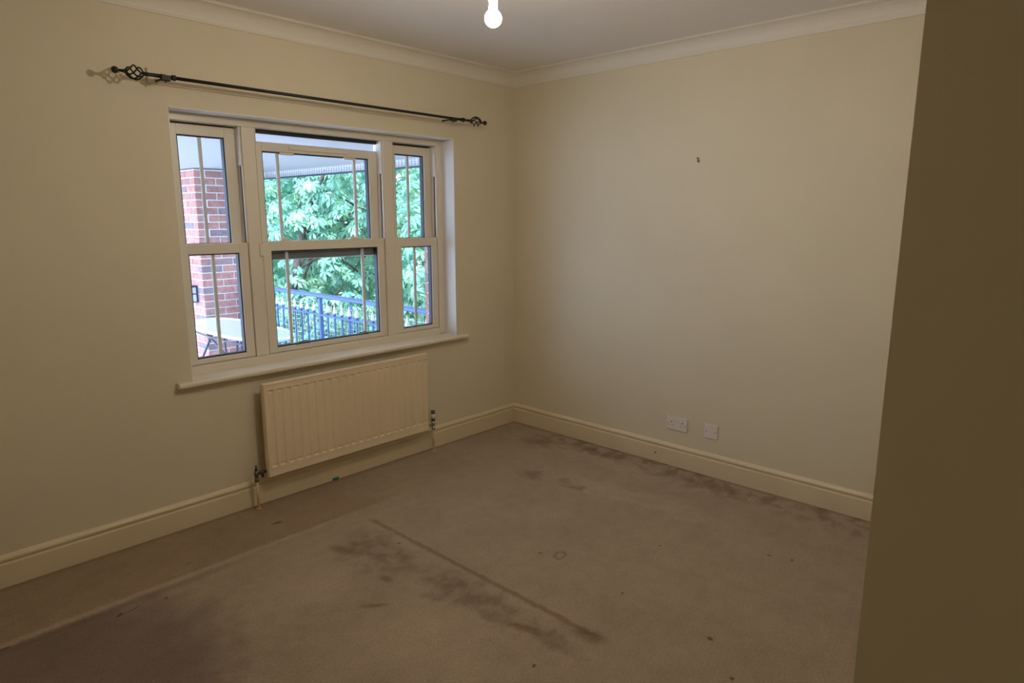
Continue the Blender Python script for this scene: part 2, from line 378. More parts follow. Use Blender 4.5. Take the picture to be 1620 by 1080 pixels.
# ------------------------------------------------------------------ window
win = thing('window_1', 'white three-part sliding sash window with cream sill looking onto a balcony', 'window', kind='structure')
FY0, FY1 = .12, .222
J = .048
boxes('window_frame', [(WX1, WX1+.045, FY0, FY1, WZ1, WZ2), (WX2-.052, WX2, FY0, FY1, WZ1, WZ2), (WX1+.045, WX2-.052, FY0, FY1, 2.054, WZ2),
                       (WX1+.045, WX2-.052, FY0-.004, FY1+.03, WZ1-.02, .809), (-2.002, -1.927, FY0, FY1, .809, 2.054), (-1.091, -1.015, FY0, FY1, .809, 2.054)], M_UPVC, win, bev=.003)
UN = [(-2.361, -2.004), (-1.925, -1.093), (-1.013, -.648)]
# sliding linings and dark channels on the visible (left-facing) side of each upright
for xr in (-2.004, -1.093, -.648):
    box('jamb_liner', xr-.007, xr+.001, .128, .176, 1.853, 2.052, M_LINER, win, bev=.001)
    box('jamb_liner', xr-.004, xr+.001, .122, .176, 1.446, 1.853, M_UPVC, win)
    tag(box('sash_channel', xr-.006, xr-.0015, .136, .146, 1.446, 1.853, M_DARKCH, win), 'narrow dark slot the sash slides in')
for xl in (-2.361, -1.925, -1.013):
    box('jamb_liner', xl-.001, xl+.004, .122, .176, 1.446, 2.052, M_UPVC, win)

def sash(x0, x1, z0, z1, gx0, gx1, gz0, gz1, y0, bars, label):
    bm = bmesh.new(); y1 = y0+.042
    addbox(bm, x0, gx0, y0, y1, z0, z1, .003); addbox(bm, gx1, x1, y0, y1, z0, z1, .003)
    addbox(bm, gx0-.002, gx1+.002, y0, y1, gz1, z1, .003); addbox(bm, gx0-.002, gx1+.002, y0, y1, z0, gz0, .003)
    s = mesh_obj('sash', bm, M_UPVC, win); tag(s, label)
    t = .006; ya, yb = y0+.008, y1-.004
    bm = bmesh.new()
    addbox(bm, gx0, gx0+t, ya, yb, gz0, gz1); addbox(bm, gx1-t, gx1, ya, yb, gz0, gz1)
    addbox(bm, gx0+t, gx1-t, ya, yb, gz1-t, gz1); addbox(bm, gx0+t, gx1-t, ya, yb, gz0, gz0+t)
    mesh_obj('gasket', bm, M_GASKET, s)
    mesh_obj_ = box('glass_pane', gx0+t, gx1-t, y0+.024, y0+.028, gz0+t, gz1-t, M_GLASS, s)
    for bx in bars:
        bm = bmesh.new(); addbox(bm, bx-.0085, bx+.0085, y0+.019, y0+.0235, gz0+.004, gz1-.004, .0015)
        addbox(bm, bx-.0085, bx+.0085, y0+.0285, y0+.033, gz0+.004, gz1-.004, .0015)
        mesh_obj('glazing_bar', bm, M_BAR, s)
    return s
YL, YU = .128, .176
sash(UN[0][0], UN[0][1], .811, 1.445, -2.322, -2.055, .840, 1.391, YL, [-2.190], 'lower sash of the left unit')
sash(UN[0][0], UN[0][1]-.004, 1.400, 2.0465, -2.311, -2.069, 1.440, 1.994, YU, [-2.190], 'upper sash of the left unit')
ml = sash(UN[1][0]+.003, UN[1][1]-.003, .811, 1.448, -1.870, -1.148, .841, 1.394, YL, [-1.768, -1.251], 'wide lower sash of the middle unit')
mu = sash(UN[1][0]+.004, UN[1][1]-.004, 1.338, 1.991, -1.864, -1.160, 1.400, 1.942, YU, [-1.763, -1.252], 'wide upper sash of the middle unit, slid slightly down')
sash(UN[2][0], UN[2][1], .811, 1.444, -.958, -.699, .838, 1.387, YL, [-.833], 'lower sash of the right unit')
sash(UN[2][0]+.002, UN[2][1]-.004, 1.400, 2.0420, -.953, -.713, 1.440, 1.988, YU, [-.834], 'upper sash of the right unit')
# trickle vent and tilt stops on the middle upper sash
box('trickle_vent', -1.702, -1.305, YU-.010, YU+.001, 1.958, 1.982, M_UPVC, mu, bev=.003)
for x in (-1.712, -1.294):
    box('tilt_stop', x-.043, x+.043, YU+.002, YU+.016, 1.927, 1.941, M_LINER, mu, bev=.002)
box('head_stop', WX1+.045, UN[0][1]-.0005, .200, .2215, 2.030, 2.0545, M_DARKCH, win)  # recess backing coloured dark, painting in the shade under the head
box('head_stop', UN[2][0], UN[2][1], .200, .2215, 2.030, 2.0545, M_DARKCH, win)
box('shade_strip', UN[1][0]+.006, UN[1][1]-.006, YU-.004, YU+.001, 1.343, 1.372, M_RAILSHADE, mu, bev=.001)  # grey strips added over the sash's bottom rail to paint in its shade
box('shade_strip', UN[1][0]+.006, UN[1][1]-.006, YU-.002, YU+.001, 1.374, 1.398, M_RAILSHADE, mu, bev=.001)
box('reveal_lining', WX1, WX2, .0005, .1195, WZ2-.004, WZ2+.001, M_REVEAL, win)
box('reveal_lining', WX2-.004, WX2+.001, .0005, .1195, WZ1, WZ2-.004, M_REVEAL, win)
box('reveal_lining', WX1-.001, WX1+.004, .0005, .1195, WZ1, WZ2-.004, M_REVEAL, win)
# black head gasket of the open gap above the lowered sash
box('head_gasket', UN[1][0], UN[1][1], .170, .198, 2.034, 2.054, M_GASKET, win)
# fasteners on the meeting rail
for x in (-1.770, -1.312):
    bm = bmesh.new()
    addbox(bm, x-.033, x+.033, YL+.006, YL+.034, 1.448, 1.456, .002)
    lathe_pts(bm, (x, YL+.020, 1.455), (0, 0, 1), [(0, .015), (.006, .014), (.010, .008), (.011, .001)], 14)
    addtube(bm, [(x, YL+.020, 1.461), (x-.012, YL+.012, 1.463), (x-.026, YL+.004, 1.459)], [.005, .004, .004], 8)
    mesh_obj('sash_lock', bm, M_UPVC, ml)
for x, z0, z1 in ((-1.934, 1.368, 1.440), (-1.077, 1.352, 1.424)):
    bm = bmesh.new(); addbox(bm, x-.011, x+.011, FY0-.008, FY0+.001, z0, z1, .003)
    lathe_pts(bm, (x, FY0-.007, z1-.018), (0, -1, 0), [(0, .004), (.002, .004), (.0025, .001)], 10)
    tag(mesh_obj('travel_restrictor', bm, M_UPVC, win), 'small cream restrictor block screwed to the upright')
for x in (-1.712, -1.293):
    pts = []
    for k in range(13):
        a = PI*k/12; pts.append((x-.042*math.cos(a), YL-.004-.014*math.sin(a), .840+.022*math.sin(a)))
    tag(tube('sash_lift', pts, .0028, M_BRASSD, ml, 8), 'small dark wire lifting loop')

# sill board with rounded nose and horns
bm = bmesh.new()
def sillprof(y0):
    return [(.12, .764), (y0+.010, .764), (y0+.003, .761), (y0, .754), (y0, .748), (y0+.003, .741), (y0+.010, .738), (.12, .738)]
def sillbox(x0, x1, yb, y0):
    pr = [(min(y, yb), z) for y, z in sillprof(y0)]
    a = [bm.verts.new((x0, y, z)) for y, z in pr]; b = [bm.verts.new((x1, y, z)) for y, z in pr]
    n = len(pr)
    for i in range(n): bm.faces.new((a[i], a[(i+1) % n], b[(i+1) % n], b[i]))
    bm.faces.new(a[::-1]); bm.faces.new(b)
sillbox(WX1+.001, WX2-.001, .119, -.046)
sillbox(-2.486, WX1+.001, -.0005, -.046); sillbox(WX2-.001, -.520, -.0005, -.046)
mesh_obj('window_sill', bm, M_SILL, win)

# ------------------------------------------------------------------ radiator
RX0, RX1, RZ0, RZ1, RYF = -2.090, -.944, .168, .700, -.100
rad = thing('radiator', 'cream fluted panel radiator on the wall below the window', 'radiator', ((RX0+RX1)/2, -.07, .0))
def radiator_mesh():
    bm = bmesh.new()
    xs = [RX0, RX0+.006]; nfl = 22; x_first, sp = -2.047, .05145
    for i in range(nfl):
        c = x_first+i*sp
        xs += [c-.0195, c-.0105, c+.0105, c+.0195]
    xs += [RX1-.006, RX1]
    zs = [RZ0, RZ0+.006, RZ0+.030, .222, .229, .244, .639, .654, .661, RZ1-.020, RZ1-.005, RZ1]
    def depth(ix, iz):
        x = xs[ix]; z = zs[iz]
        d = RYF
        if ix in (0, len(xs)-1) or iz in (0, len(zs)-1): d += .012
        elif iz in (1,) or ix in (1, len(xs)-2) or iz == len(zs)-2: d += .001
        else:
            k = (ix-2) % 4
            d += .006 if False else 0.003
            if 4 <= iz <= 7 and k in (1, 2): d += .0045 if iz in (5, 6) else .0095
        return d
    g = [[bm.verts.new((xs[i], depth(i, j), zs[j])) for j in range(len(zs))] for i in range(len(xs))]
    for i in range(len(xs)-1):
        for j in range(len(zs)-1):
            bm.faces.new((g[i][j], g[i+1][j], g[i+1][j+1], g[i][j+1]))
    # back sheet and rim
    yb = RYF+.030
    loop = [g[i][0] for i in range(len(xs))]+[g[-1][j] for j in range(1, len(zs))]+[g[i][-1] for i in range(len(xs)-2, -1, -1)]+[g[0][j] for j in range(len(zs)-2, 0, -1)]
    bk = [bm.verts.new((v.co.x, yb, v.co.z)) for v in loop]
    n = len(loop)
    for k in range(n): bm.faces.new((loop[k], loop[(k+1) % n], bk[(k+1) % n], bk[k]))
    bm.faces.new(bk)
    return bm
mesh_obj('panel', radiator_mesh(), M_RAD, rad)
# convector fins behind the panel and wall brackets
bm = bmesh.new()
for i in range(28):
    x = RX0+.05+i*(RX1-RX0-.10)/27; addbox(bm, x-.0008, x+.0008, RYF+.030, RYF+.052, RZ0+.03, RZ1-.03)
mesh_obj('convector_fins', bm, M_RAD, rad)
for x in (RX0+.16, RX1-.16):
    boxes('wall_bracket', [(x-.015, x+.015, -.003, 0, RZ0+.02, RZ1-.05), (x-.015, x-.012, -.072, -.003, RZ0+.02, RZ0+.08), (x-.015, x-.012, -.072, -.003, RZ1-.10, RZ1-.05)], M_RAD, rad)
# valves
def valve(x, side, z, tall):
    v = None
    bm = bmesh.new(); y = -.072
    lathe_pts(bm, (x, y, z-.045), (0, 0, 1), [(0, .010), (.001, .013), (.018, .013), (.019, .010), (.030, .010), (.032, .012), (.056, .012), (.058, .009), (.062, .009)], 12)
    xe = RX0+.004 if side < 0 else RX1-.004
    s = -side
    addtube(bm, [(x, y, z), (x+s*.020, y, z), (x+s*.0201, y, z), (x+s*.040, y, z), (x+s*.0401, y, z), (xe, y, z)] if abs(xe-x) > .041 else [(x, y, z), (xe, y, z)], [.008, .008, .013, .013, .008, .008] if abs(xe-x) > .041 else [.009, .009], 10)
    return mesh_obj('valve_body', bm, M_BRASSD, rad, True)
vl = valve(-2.146, -1, .205, False); tag(vl, 'dark tarnished lockshield valve body')
lathe('valve_spindle', (-2.146, -.072, .222), (0, 0, 1), [(0, .008), (.010, .008), (.011, .0045), (.030, .004), (.031, .001)], M_IRON, vl, 10)
lathe('bleed_nut', (-2.112, -.072, .196), (0, 0, -1), [(0, .006), (.018, .007), (.020, .004)], M_IRON, vl, 8)
vr = valve(-.888, 1, .200, True); tag(vr, 'chrome thermostatic valve body'); vr.data.materials[0] = M_CHROME
lathe('valve_collar', (-.888, -.072, .217), (0, 0, 1), [(0, .0115), (.001, .014), (.017, .014), (.018, .0125)], M_BRASSD, vr, 14)
tag(lathe('valve_head', (-.888, -.072, .235), (0, 0, 1), [(0, .0125), (.001, .0145), (.030, .0145), (.031, .013)], M_LINER, vr, 16), 'white band of the valve head')
lathe('valve_cap', (-.888, -.072, .266), (0, 0, 1), [(0, .013), (.001, .0145), (.018, .0145), (.023, .010), (.024, .001)], M_BRASSD, vr, 16)
for x, z in ((-2.146, .162), (-.888, .157)):
    p = tube('supply_pipe', [(x, -.072, 0.0), (x, -.072, z)], .0080, M_PIPE, rad, 12)
lathe('pipe_collar', (-2.146, -.072, 0), (0, 0, 1), [(0, .013), (.006, .013), (.008, .009)], M_PIPE, rad, 12)
lathe('pipe_collar', (-.888, -.072, 0), (0, 0, 1), [(0, .013), (.006, .013), (.008, .009)], M_PIPE, rad, 12)

# ------------------------------------------------------------------ batten and curtain pole
bt = box('curtain_batten', -2.487, -.690, -.014, 0, 2.186, 2.256, M_WALL, bev=.002)
tag(bt, 'cream painted wooden batten on the wall behind the curtain pole', 'batten')
PY, PZ = -.125, 2.203
pole = thing('curtain_pole', 'black iron curtain pole with basket finials above the window', 'curtain pole', (-1.55, PY, PZ))
tube('rod', [(-2.45, PY, PZ), (-.60, PY, PZ)], .0080, M_IRON, pole, 14)
def finial(xs, xb, xc0, xc1, s):
    # xs: socket end, xb: ball centre, cage from xc0 (pole side) to xc1 (ball side); s = -1 left, +1 right
    bm = bmesh.new()
    d = lambda x: abs(x-xs)
    lathe_pts(bm, (xs, PY, PZ), (s, 0, 0), [(0, .0105), (.018, .0105), (.020, .0085), (d(xc0)*.7, .0080), (d(xc0), .0088), (d(xc0)+.004, .003)], 12)
    f = mesh_obj('finial', bm, M_IRON, pole, True)
    bm = bmesh.new()
    L1 = abs(xb-xc1)
    lathe_pts(bm, (xc1-s*.004, PY, PZ), (s, 0, 0), [(0, .003), (.004, .0088), (.014, .0066), (max(L1-.010, .016), .0052)], 12)
    pr = []
    for k in range(11):
        a = PI*k/10; pr.append((-.0145*math.cos(a)+.0145, .0145*math.sin(a)))
    lathe_pts(bm, (xb-s*.0145, PY, PZ), (s, 0, 0), pr, 16)
    mesh_obj('finial_ball', bm, M_IRON, f, True)
    for q in range(5):
        pts = []
        for k in range(17):
            t = k/16; r = .0045+.0255*math.sin(PI*t)**.85; a = 2*PI*q/5+t*PI*1.0
            pts.append((xc0+(xc1-xc0)*t, PY+r*math.cos(a), PZ+r*math.sin(a)))
        tube('cage_bar', pts, .0036, M_IRON, f, 6)
finial(-2.452, -2.656, -2.540, -2.616, -1)
finial(-.640, -.424, -.553, -.462, 1)
def ring(x):
    lathe('collar_ring', (x-.008, PY, PZ), (1, 0, 0), [(0, .009), (.002, .0135), (.006, .010), (.010, .0135), (.014, .0135), (.016, .009)], M_IRON, pole, 14)
ring(-2.416); ring(-.622)
for x in (-2.452, -.705):
    bm = bmesh.new()
    lathe_pts(bm, (x, 0-.014, PZ-.004), (0, -1, 0), [(0, .005), (.100, .0045)], 12)
    addbox(bm, x-.019, x+.019, PY-.010, PY+.013, PZ-.018, PZ-.0075, .002)
    addbox(bm, x-.019, x+.019, PY-.0135, PY-.009, PZ-.016, PZ+.006, .001)
    addbox(bm, x-.019, x+.019, PY+.009, PY+.0135, PZ-.016, PZ+.006, .001)
    lathe_pts(bm, (x, PY, PZ-.018), (0, 0, -1), [(0, .004), (.006, .004), (.007, .001)], 8)
    mesh_obj('bracket', bm, M_IRON, pole, False)

# ------------------------------------------------------------------ pendant bulb
BL = Vector((-1.925, -1.682, 2.262))
pend = thing('pendant_light', 'lit bare light bulb hanging from the ceiling on a short cord', 'light', BL)
lathe('ceiling_rose', (BL.x, BL.y, ZC), (0, 0, -1), [(0, .045), (.010, .045), (.022, .030), (.028, .010), (.030, .004)], M_LINER, pend, 24)
tube('cord', [(BL.x, BL.y, ZC-.028), (BL.x, BL.y, BL.z+.105)], .003, M_LINER, pend, 8)
lathe('lamp_holder', (BL.x, BL.y, BL.z+.108), (0, 0, -1), [(0, .006), (.006, .012), (.030, .0165), (.032, .019), (.040, .019), (.041, .0165), (.052, .0165)], M_LAMPH, pend, 18)
pr = []
R = .0295
for k in range(15):
    a = PI*k/14*.80; pr.append((-R*math.cos(a), R*math.sin(a)))
pr += [(R*.98, .0150), (.050, .0135), (.056, .013)]
lathe('bulb', (BL.x, BL.y, BL.z), (0, 0, 1), pr, M_BULB, pend, 24)

# ------------------------------------------------------------------ electrical plates on the right wall
def plate(name, label, cat, y0, y1, z0, z1):
    t = thing(name, label, cat, (0, (y0+y1)/2, z0))
    box('faceplate', -.0095, 0, y1, y0, z0, z1, M_SOCK, t, bev=.002, seg=2)
    return t
s = plate('double_socket', 'white double electrical socket on the right wall above the skirting', 'socket', -1.354, -1.500, .240, .326)
for k, yc in enumerate((-1.388, -1.466)):
    boxes('pin_slots', [(-.0098, -.0090, yc-.004, yc+.004, .288, .296), (-.0098, -.0090, yc-.0150, yc-.0085, .268, .272), (-.0098, -.0090, yc+.0085, yc+.0150, .268, .272)], M_SLOT, s)
for yc in (-1.4165, -1.4375):
    box('rocker_switch', -.0125, -.0085, yc-.0065, yc+.0065, .284, .306, M_SOCK, s, bev=.0015)
for yc in (-1.364, -1.490):
    lathe('screw', (-.0092, yc, .278), (-1, 0, 0), [(0, .003), (.001, .003), (.0012, .001)], M_SLOT, s, 8)
s = plate('blank_plate', 'small square white blanking plate to the right of the double socket', 'wall plate', -1.6175, -1.7035, .240, .326)
for yc in (-1.630, -1.691):
    lathe('screw', (-.0092, yc, .283), (-1, 0, 0), [(0, .0035), (.001, .0035), (.0012, .001)], M_SLOT, s, 8)
box('centre_cap', -.0105, -.0090, -1.672, -1.648, .266, .292, M_SOCK, s, bev=.0007)

# nail in the right wall, teal scrap by the skirting
bm = bmesh.new()
lathe_pts(bm, (0, -1.481, 1.918), (-1, 0, .25), [(0, .0035), (.012, .0032), (.0125, .006), (.014, .006), (.015, .001)], 8)
lathe_pts(bm, (-.0, -1.481, 1.906), (-1, 0, 0), [(0, .009), (.0015, .008), (.002, .001)], 8)
tag(mesh_obj('picture_nail', bm, M_BRASSD, None, True), 'tiny brown nail high on the plain right wall', 'nail')
bm = bmesh.new()
addbox(bm, -1.652, -1.612, -.032, -.0185, .001, .016, .002); addbox(bm, -1.646, -1.618, -.036, -.030, .004, .020, .001)
tag(mesh_obj('plastic_scrap', bm, M_TEAL), 'little teal plastic scrap on the carpet against the skirting under the radiator', 'scrap')
bm = bmesh.new(); lathe_pts(bm, (-.018, -1.287, .060), (-1, 0, 0), [(0, .006), (.003, .005), (.004, .001)], 8)
tag(mesh_obj('screw_head', bm, M_BRASSD), 'small dark screw head in the skirting below the double socket', 'screw')

# ================================================================== OUTSIDE
FZ = -.20     # balcony level
# brick outer skin of this house, seen as the brick reveal at the right of the window
wo = thing('wall_outside', 'brick outer skin of the house around the window opening', 'wall', (0, .26, 0), kind='structure')
boxes('brick_backing', [(XL-.2, -2.43, .205, .300, -2.6, 2.9), (-.605, 2.6, .205, .300, -2.6, 2.9), (-2.43, -.605, .205, .300, 2.13, 2.9), (-2.43, -.605, .205, .300, -2.6, .735)], M_MORTAR, wo)
def brick_mesh(lx, ly, lz=.065):
    bm = bmesh.new(); addbox(bm, -lx/2, lx/2, -ly/2, ly/2, -lz/2, lz/2, .003)
    me = bpy.data.meshes.new('brick'); bmesh.ops.recalc_face_normals(bm, faces=bm.faces); bm.to_mesh(me); bm.free(); me.materials.append(M_BRICK); return me
def put(me, parent, loc, rz=0):
    o = bpy.data.objects.new('brick', me); COL.objects.link(o); o.parent = parent
    o.location = Vector(loc)-Vector(parent.location); o.rotation_euler = (0, 0, rz); return o
b_full = brick_mesh(.215, .1025); b_half = brick_mesh(.1025, .1025)
for k in range(19):
    z = .745+.075*k+.0325
    if k % 2:
        put(b_half, wo, (-.6175+.0512, .258, z)); put(b_full, wo, (-.6175+.1025+.010+.1075, .258, z))
    else:
        put(b_full, wo, (-.6175+.1075, .258, z)); put(b_half, wo, (-.6175+.215+.010+.0512, .258, z))
# stone outer cill
box('outer_cill', -2.46, -.58, .20, .37, .690, .760, M_FASCIA, wo, bev=.006)

# balcony floor: flags
pf = thing('trim_patio', 'pale paved balcony floor outside the window', 'patio', (0, 3, FZ), kind='structure')
box('slab_bed', -6, -.30, .30, 8.5, FZ-.25, FZ-.012, M_MORTAR, pf)
bm = bmesh.new(); addbox(bm, -.297, .297, -.297, .297, -.02, .012, .004)
fl = bpy.data.meshes.new('flagstone'); bm.to_mesh(fl); bm.free(); fl.materials.append(M_PATIO)
for i in range(9):
    for j in range(13):
        o = bpy.data.objects.new('flagstone', fl); COL.objects.link(o); o.parent = pf
        o.location = Vector((-.62-.60*i, .61+.60*j, FZ-.012))-Vector(pf.location)

# brick pillar
px0, px1, py0, py1 = -.845, -.285, 3.65, 4.21
pil = thing('brick_pillar', 'square red brick pillar holding up the balcony roof, seen through the left panes', 'pillar', ((px0+px1)/2, (py0+py1)/2, FZ))
box('mortar_core', px0+.006, px1-.006, py0+.006, py1-.006, FZ, 2.062, M_MORTAR, pil)
W_ = px1-px0
z = FZ+.010
k = 0
while z+.065 < 2.068:
    zc = z+.0325
    for side in range(4):
        for q in range(2):
            # pinwheel bond, mirrored on alternate courses
            off = (.1075+q*.225) if k % 2 == 0 else (W_-.1075-q*.225)
            h = .0512
            if side == 0: loc, rz = (px0+off, py0+h, zc), 0
            elif side == 1: loc, rz = (px1-h, py0+off, zc), PI/2
            elif side == 2: loc, rz = (px1-off, py1-h, zc), 0
            else: loc, rz = (px0+h, py1-off, zc), PI/2
            put(b_full, pil, loc, rz)
    z += .075; k += 1
# lantern on the left face of the pillar
lan = thing('wall_lantern', 'small dark-framed lantern with pale glass on the left face of the brick pillar', 'lantern', (px0-.05, 3.82, .72))
LY0, LY1, LZ0, LZ1 = 3.80, 3.90, .690, .868
boxes('lantern_frame', [(px0-.075, px0, LY0, LY1, LZ1-.018, LZ1), (px0-.075, px0, LY0, LY1, LZ0, LZ0+.010), (px0-.075, px0-.065, LY0, LY0+.010, LZ0+.010, LZ1-.018), (px0-.075, px0-.065, LY1-.010, LY1, LZ0+.010, LZ1-.018),
                        (px0-.016, px0, LY0, LY0+.010, LZ0+.010, LZ1-.018), (px0-.066, px0-.015, LY0+.002, LY0+.008, .775, .785)], M_LANT, lan)
box('lantern_glass', px0-.068, px0-.004, LY0+.008, LY1-.006, LZ0+.010, LZ1-.018, M_LANTG, lan)

# balcony roof: translucent sheet, beam and perforated edge fascia
EX = .02
rf = thing('balcony_roof', 'pale translucent roof over the balcony with a perforated metal edge', 'canopy', (-2, 4, 2.07))
bm = bmesh.new()
addbox(bm, -2.75, EX-.004, .302, 4.35, 2.075, 2.083)  # translucent to brighten it; unseen left end cut short to let sky light in
mesh_obj('roof_sheet', bm, M_ROOF, rf)
bm = bmesh.new()
addbox(bm, EX+.030, EX+.034, .31, 4.35, 2.012, 2.090)
mesh_obj('fascia_board', bm, M_FASCIA, rf)
bm = bmesh.new()
y = .32
while y < 4.33:
    addbox(bm, EX, EX+.004, y, y+.009, 2.016, 2.088); y += .045
for zz in (2.012, 2.030, 2.048, 2.066, 2.084):
    addbox(bm, EX-.001, EX+.005, .31, 4.35, zz, zz+.006)
g = mesh_obj('edge_grille', bm, M_GRILLE, rf); g['kind'] = 'stuff'
box('edge_bead', EX-.006, EX+.036, .31, 4.35, 2.000, 2.012, M_LANT, rf)

# railing with spear-topped balusters
RXX = -.45
rl = thing('balcony_railing', 'blue metal balcony railing with pale spear-topped bars', 'railing', (RXX, 2, FZ))
box('top_rail', RXX-.022, RXX+.022, .305, 3.645, .850, .886, M_RAIL, rl, bev=.006)
box('lower_rail', RXX-.018, RXX+.018, .305, 3.645, .684, .700, M_RAIL, rl, bev=.002)
box('bottom_rail', RXX-.018, RXX+.018, .305, 3.645, FZ+.08, FZ+.095, M_RAIL, rl, bev=.002)
for y in (.33, 2.031, 3.62):
    box('post', RXX-.016, RXX+.016, y-.016, y+.016, FZ, .846, M_RAIL, rl, bev=.002)
def baluster_meshes():
    bm = bmesh.new(); addtube(bm, [(0, 0, FZ+.09), (0, 0, .70)], .0088, 8)
    lathe_pts(bm, (0, 0, .700), (0, 0, 1), [(0, .011), (.006, .014), (.014, .014), (.020, .010)], 8)
    bmesh.ops.recalc_face_normals(bm, faces=bm.faces)
    a = bpy.data.meshes.new('baluster'); bm.to_mesh(a); bm.free(); a.materials.append(M_RAIL)
    bm = bmesh.new(); lathe_pts(bm, (0, 0, .718), (0, 0, 1), [(0, .009), (.006, .017), (.012, .018), (.045, .011), (.095, .001)], 8)
    bmesh.ops.recalc_face_normals(bm, faces=bm.faces)
    b = bpy.data.meshes.new('spear_tip'); bm.to_mesh(b); bm.free(); b.materials.append(M_TIP)
    return a, b
ba, sp_ = baluster_meshes()
y = 2.031
ys = [2.031+.117*k for k in range(-14, 14) if k != 0 and 2.031+.117*k < 3.6]
for y in ys:
    o = bpy.data.objects.new('baluster', ba); COL.objects.link(o); o.parent = rl; o.location = Vector((RXX, y, 0))-Vector(rl.location)
    c = bpy.data.objects.new('spear_tip', sp_); COL.objects.link(c); c.parent = o

# welded mesh fence beyond the railing
mf = thing('mesh_fence', 'pale welded wire mesh fence standing behind the blue railing', 'fence', (.56, 3, FZ))
bm = bmesh.new()
y = .5
while y < 8.0:
    addbox(bm, .549, .551, y-.0018, y+.0018, -.9, .56); y += .055
zz = -.9
while zz < .57:
    addbox(bm, .547, .549, .5, 8.0, zz-.0018, zz+.0018); zz += .055
g = mesh_obj('wire_mesh', bm, M_MESH, mf); g['kind'] = 'stuff'
for y in (.6, 3.1, 5.6, 7.9):
    tube('fence_post', [(.572, y, -1.2), (.572, y, .58)], .018, M_RAIL, mf, 10)

# patio table: long oval glass top with silver rim and splayed legs
tb = thing('patio_table', 'oval glass-topped patio table with silver rim and dark splayed legs beside the railing', 'table', (-.93, 2.62, FZ))
TCX, TCY, TA, TB, TZ = -.95, 2.66, .275, .82, .545
def oval(f=1.0, n=48, z=TZ, p=2.6):
    r = []
    for k in range(n):
        a = 2*PI*k/n; c, s_ = math.cos(a), math.sin(a)
        r.append(Vector((TCX+TA*f*math.copysign(abs(c)**(2/p), c), TCY+TB*(1-(1-f)*TA/TB)*math.copysign(abs(s_)**(2/p), s_), z)))
    return r
bm = bmesh.new()
lo = [bm.verts.new(v) for v in oval(.97)]; hi = [bm.verts.new(v+Vector((0, 0, .006))) for v in oval(.97)]
bm.faces.new(lo[::-1]); bm.faces.new(hi)
for k in range(48): bm.faces.new((lo[k], lo[(k+1) % 48], hi[(k+1) % 48], hi[k]))
M_TGLASS = mat('pale_table_glass', (0.74, 0.80, 0.86), 0.08)
mesh_obj('table_top', bm, M_TGLASS, tb)
bm = bmesh.new(); ov = oval(1.0); addtube(bm, ov+[ov[0]], .016, 8, caps=False); mesh_obj('rim', bm, M_SILVER, tb, True)
bm = bmesh.new(); ov = oval(.88, z=TZ-.055); addtube(bm, ov+[ov[0]], .009, 8, caps=False); mesh_obj('under_frame', bm, M_DTUBE, tb, True)
for sx, sy in ((-1, -1), (1, -1), (-1, 1), (1, 1)):
    tube('leg', [(TCX+sx*.12, TCY+sy*.30, TZ-.055), (TCX+sx*.17, TCY+sy*.45, TZ-.30), (TCX+sx*.22, TCY+sy*.60, FZ+.008)], .011, M_DTUBE, tb, 10)
    tube('brace', [(TCX+sx*.215, TCY+sy*.22+.05, TZ-.015), (TCX+sx*.16, TCY+sy*.05, TZ-.18), (TCX+sx*.09, TCY-sy*.10, TZ-.36)], .009, M_DTUBE, tb, 8)

# ground and trees beyond
gr = box('ground', -12, 30, -3, 34, -2.8, -2.55, M_SOIL); tag(gr, 'leafy ground below the balcony', 'ground', kind='structure')

def palmate(size, seed):
    rnd = random.Random(seed); V = []; F = []
    n = rnd.choice((5, 6, 7))
    for k in range(n):
        a = (k-(n-1)/2)*(2*PI*.80/n)+rnd.uniform(-.08, .08)
        l = size*(1.0-.32*abs(k-(n-1)/2)/(n/2))*rnd.uniform(.9, 1.08); wd = l*.20; dr = rnd.uniform(.28, .5)
        ca, sa = math.cos(a), math.sin(a)
        def P_(u, v, w_):
            return (u*ca-v*sa, u*sa+v*ca, w_)
        b0 = len(V)
        V += [P_(l*.05, 0, 0), P_(l*.40, -wd*.62, -l*dr*.12+wd*.18), P_(l*.40, 0, -l*dr*.14), P_(l*.40, wd*.62, -l*dr*.12+wd*.18),
              P_(l*.72, -wd, -l*dr*.42+wd*.2), P_(l*.72, 0, -l*dr*.46), P_(l*.72, wd, -l*dr*.42+wd*.2), P_(l, 0, -l*dr)]
        F += [(b0, b0+1, b0+2), (b0, b0+2, b0+3), (b0+1, b0+4, b0+5, b0+2), (b0+2, b0+5, b0+6, b0+3), (b0+4, b0+7, b0+5), (b0+5, b0+7, b0+6)]
    return V, F
LEAVES = [palmate(1.0, 100+i) for i in range(6)]
LEAFM = []
for i, (V, F) in enumerate(LEAVES):
    me = bpy.data.meshes.new('leaf'); me.from_pydata(V, [], F); me.materials.append(M_LEAF); LEAFM.append(me)

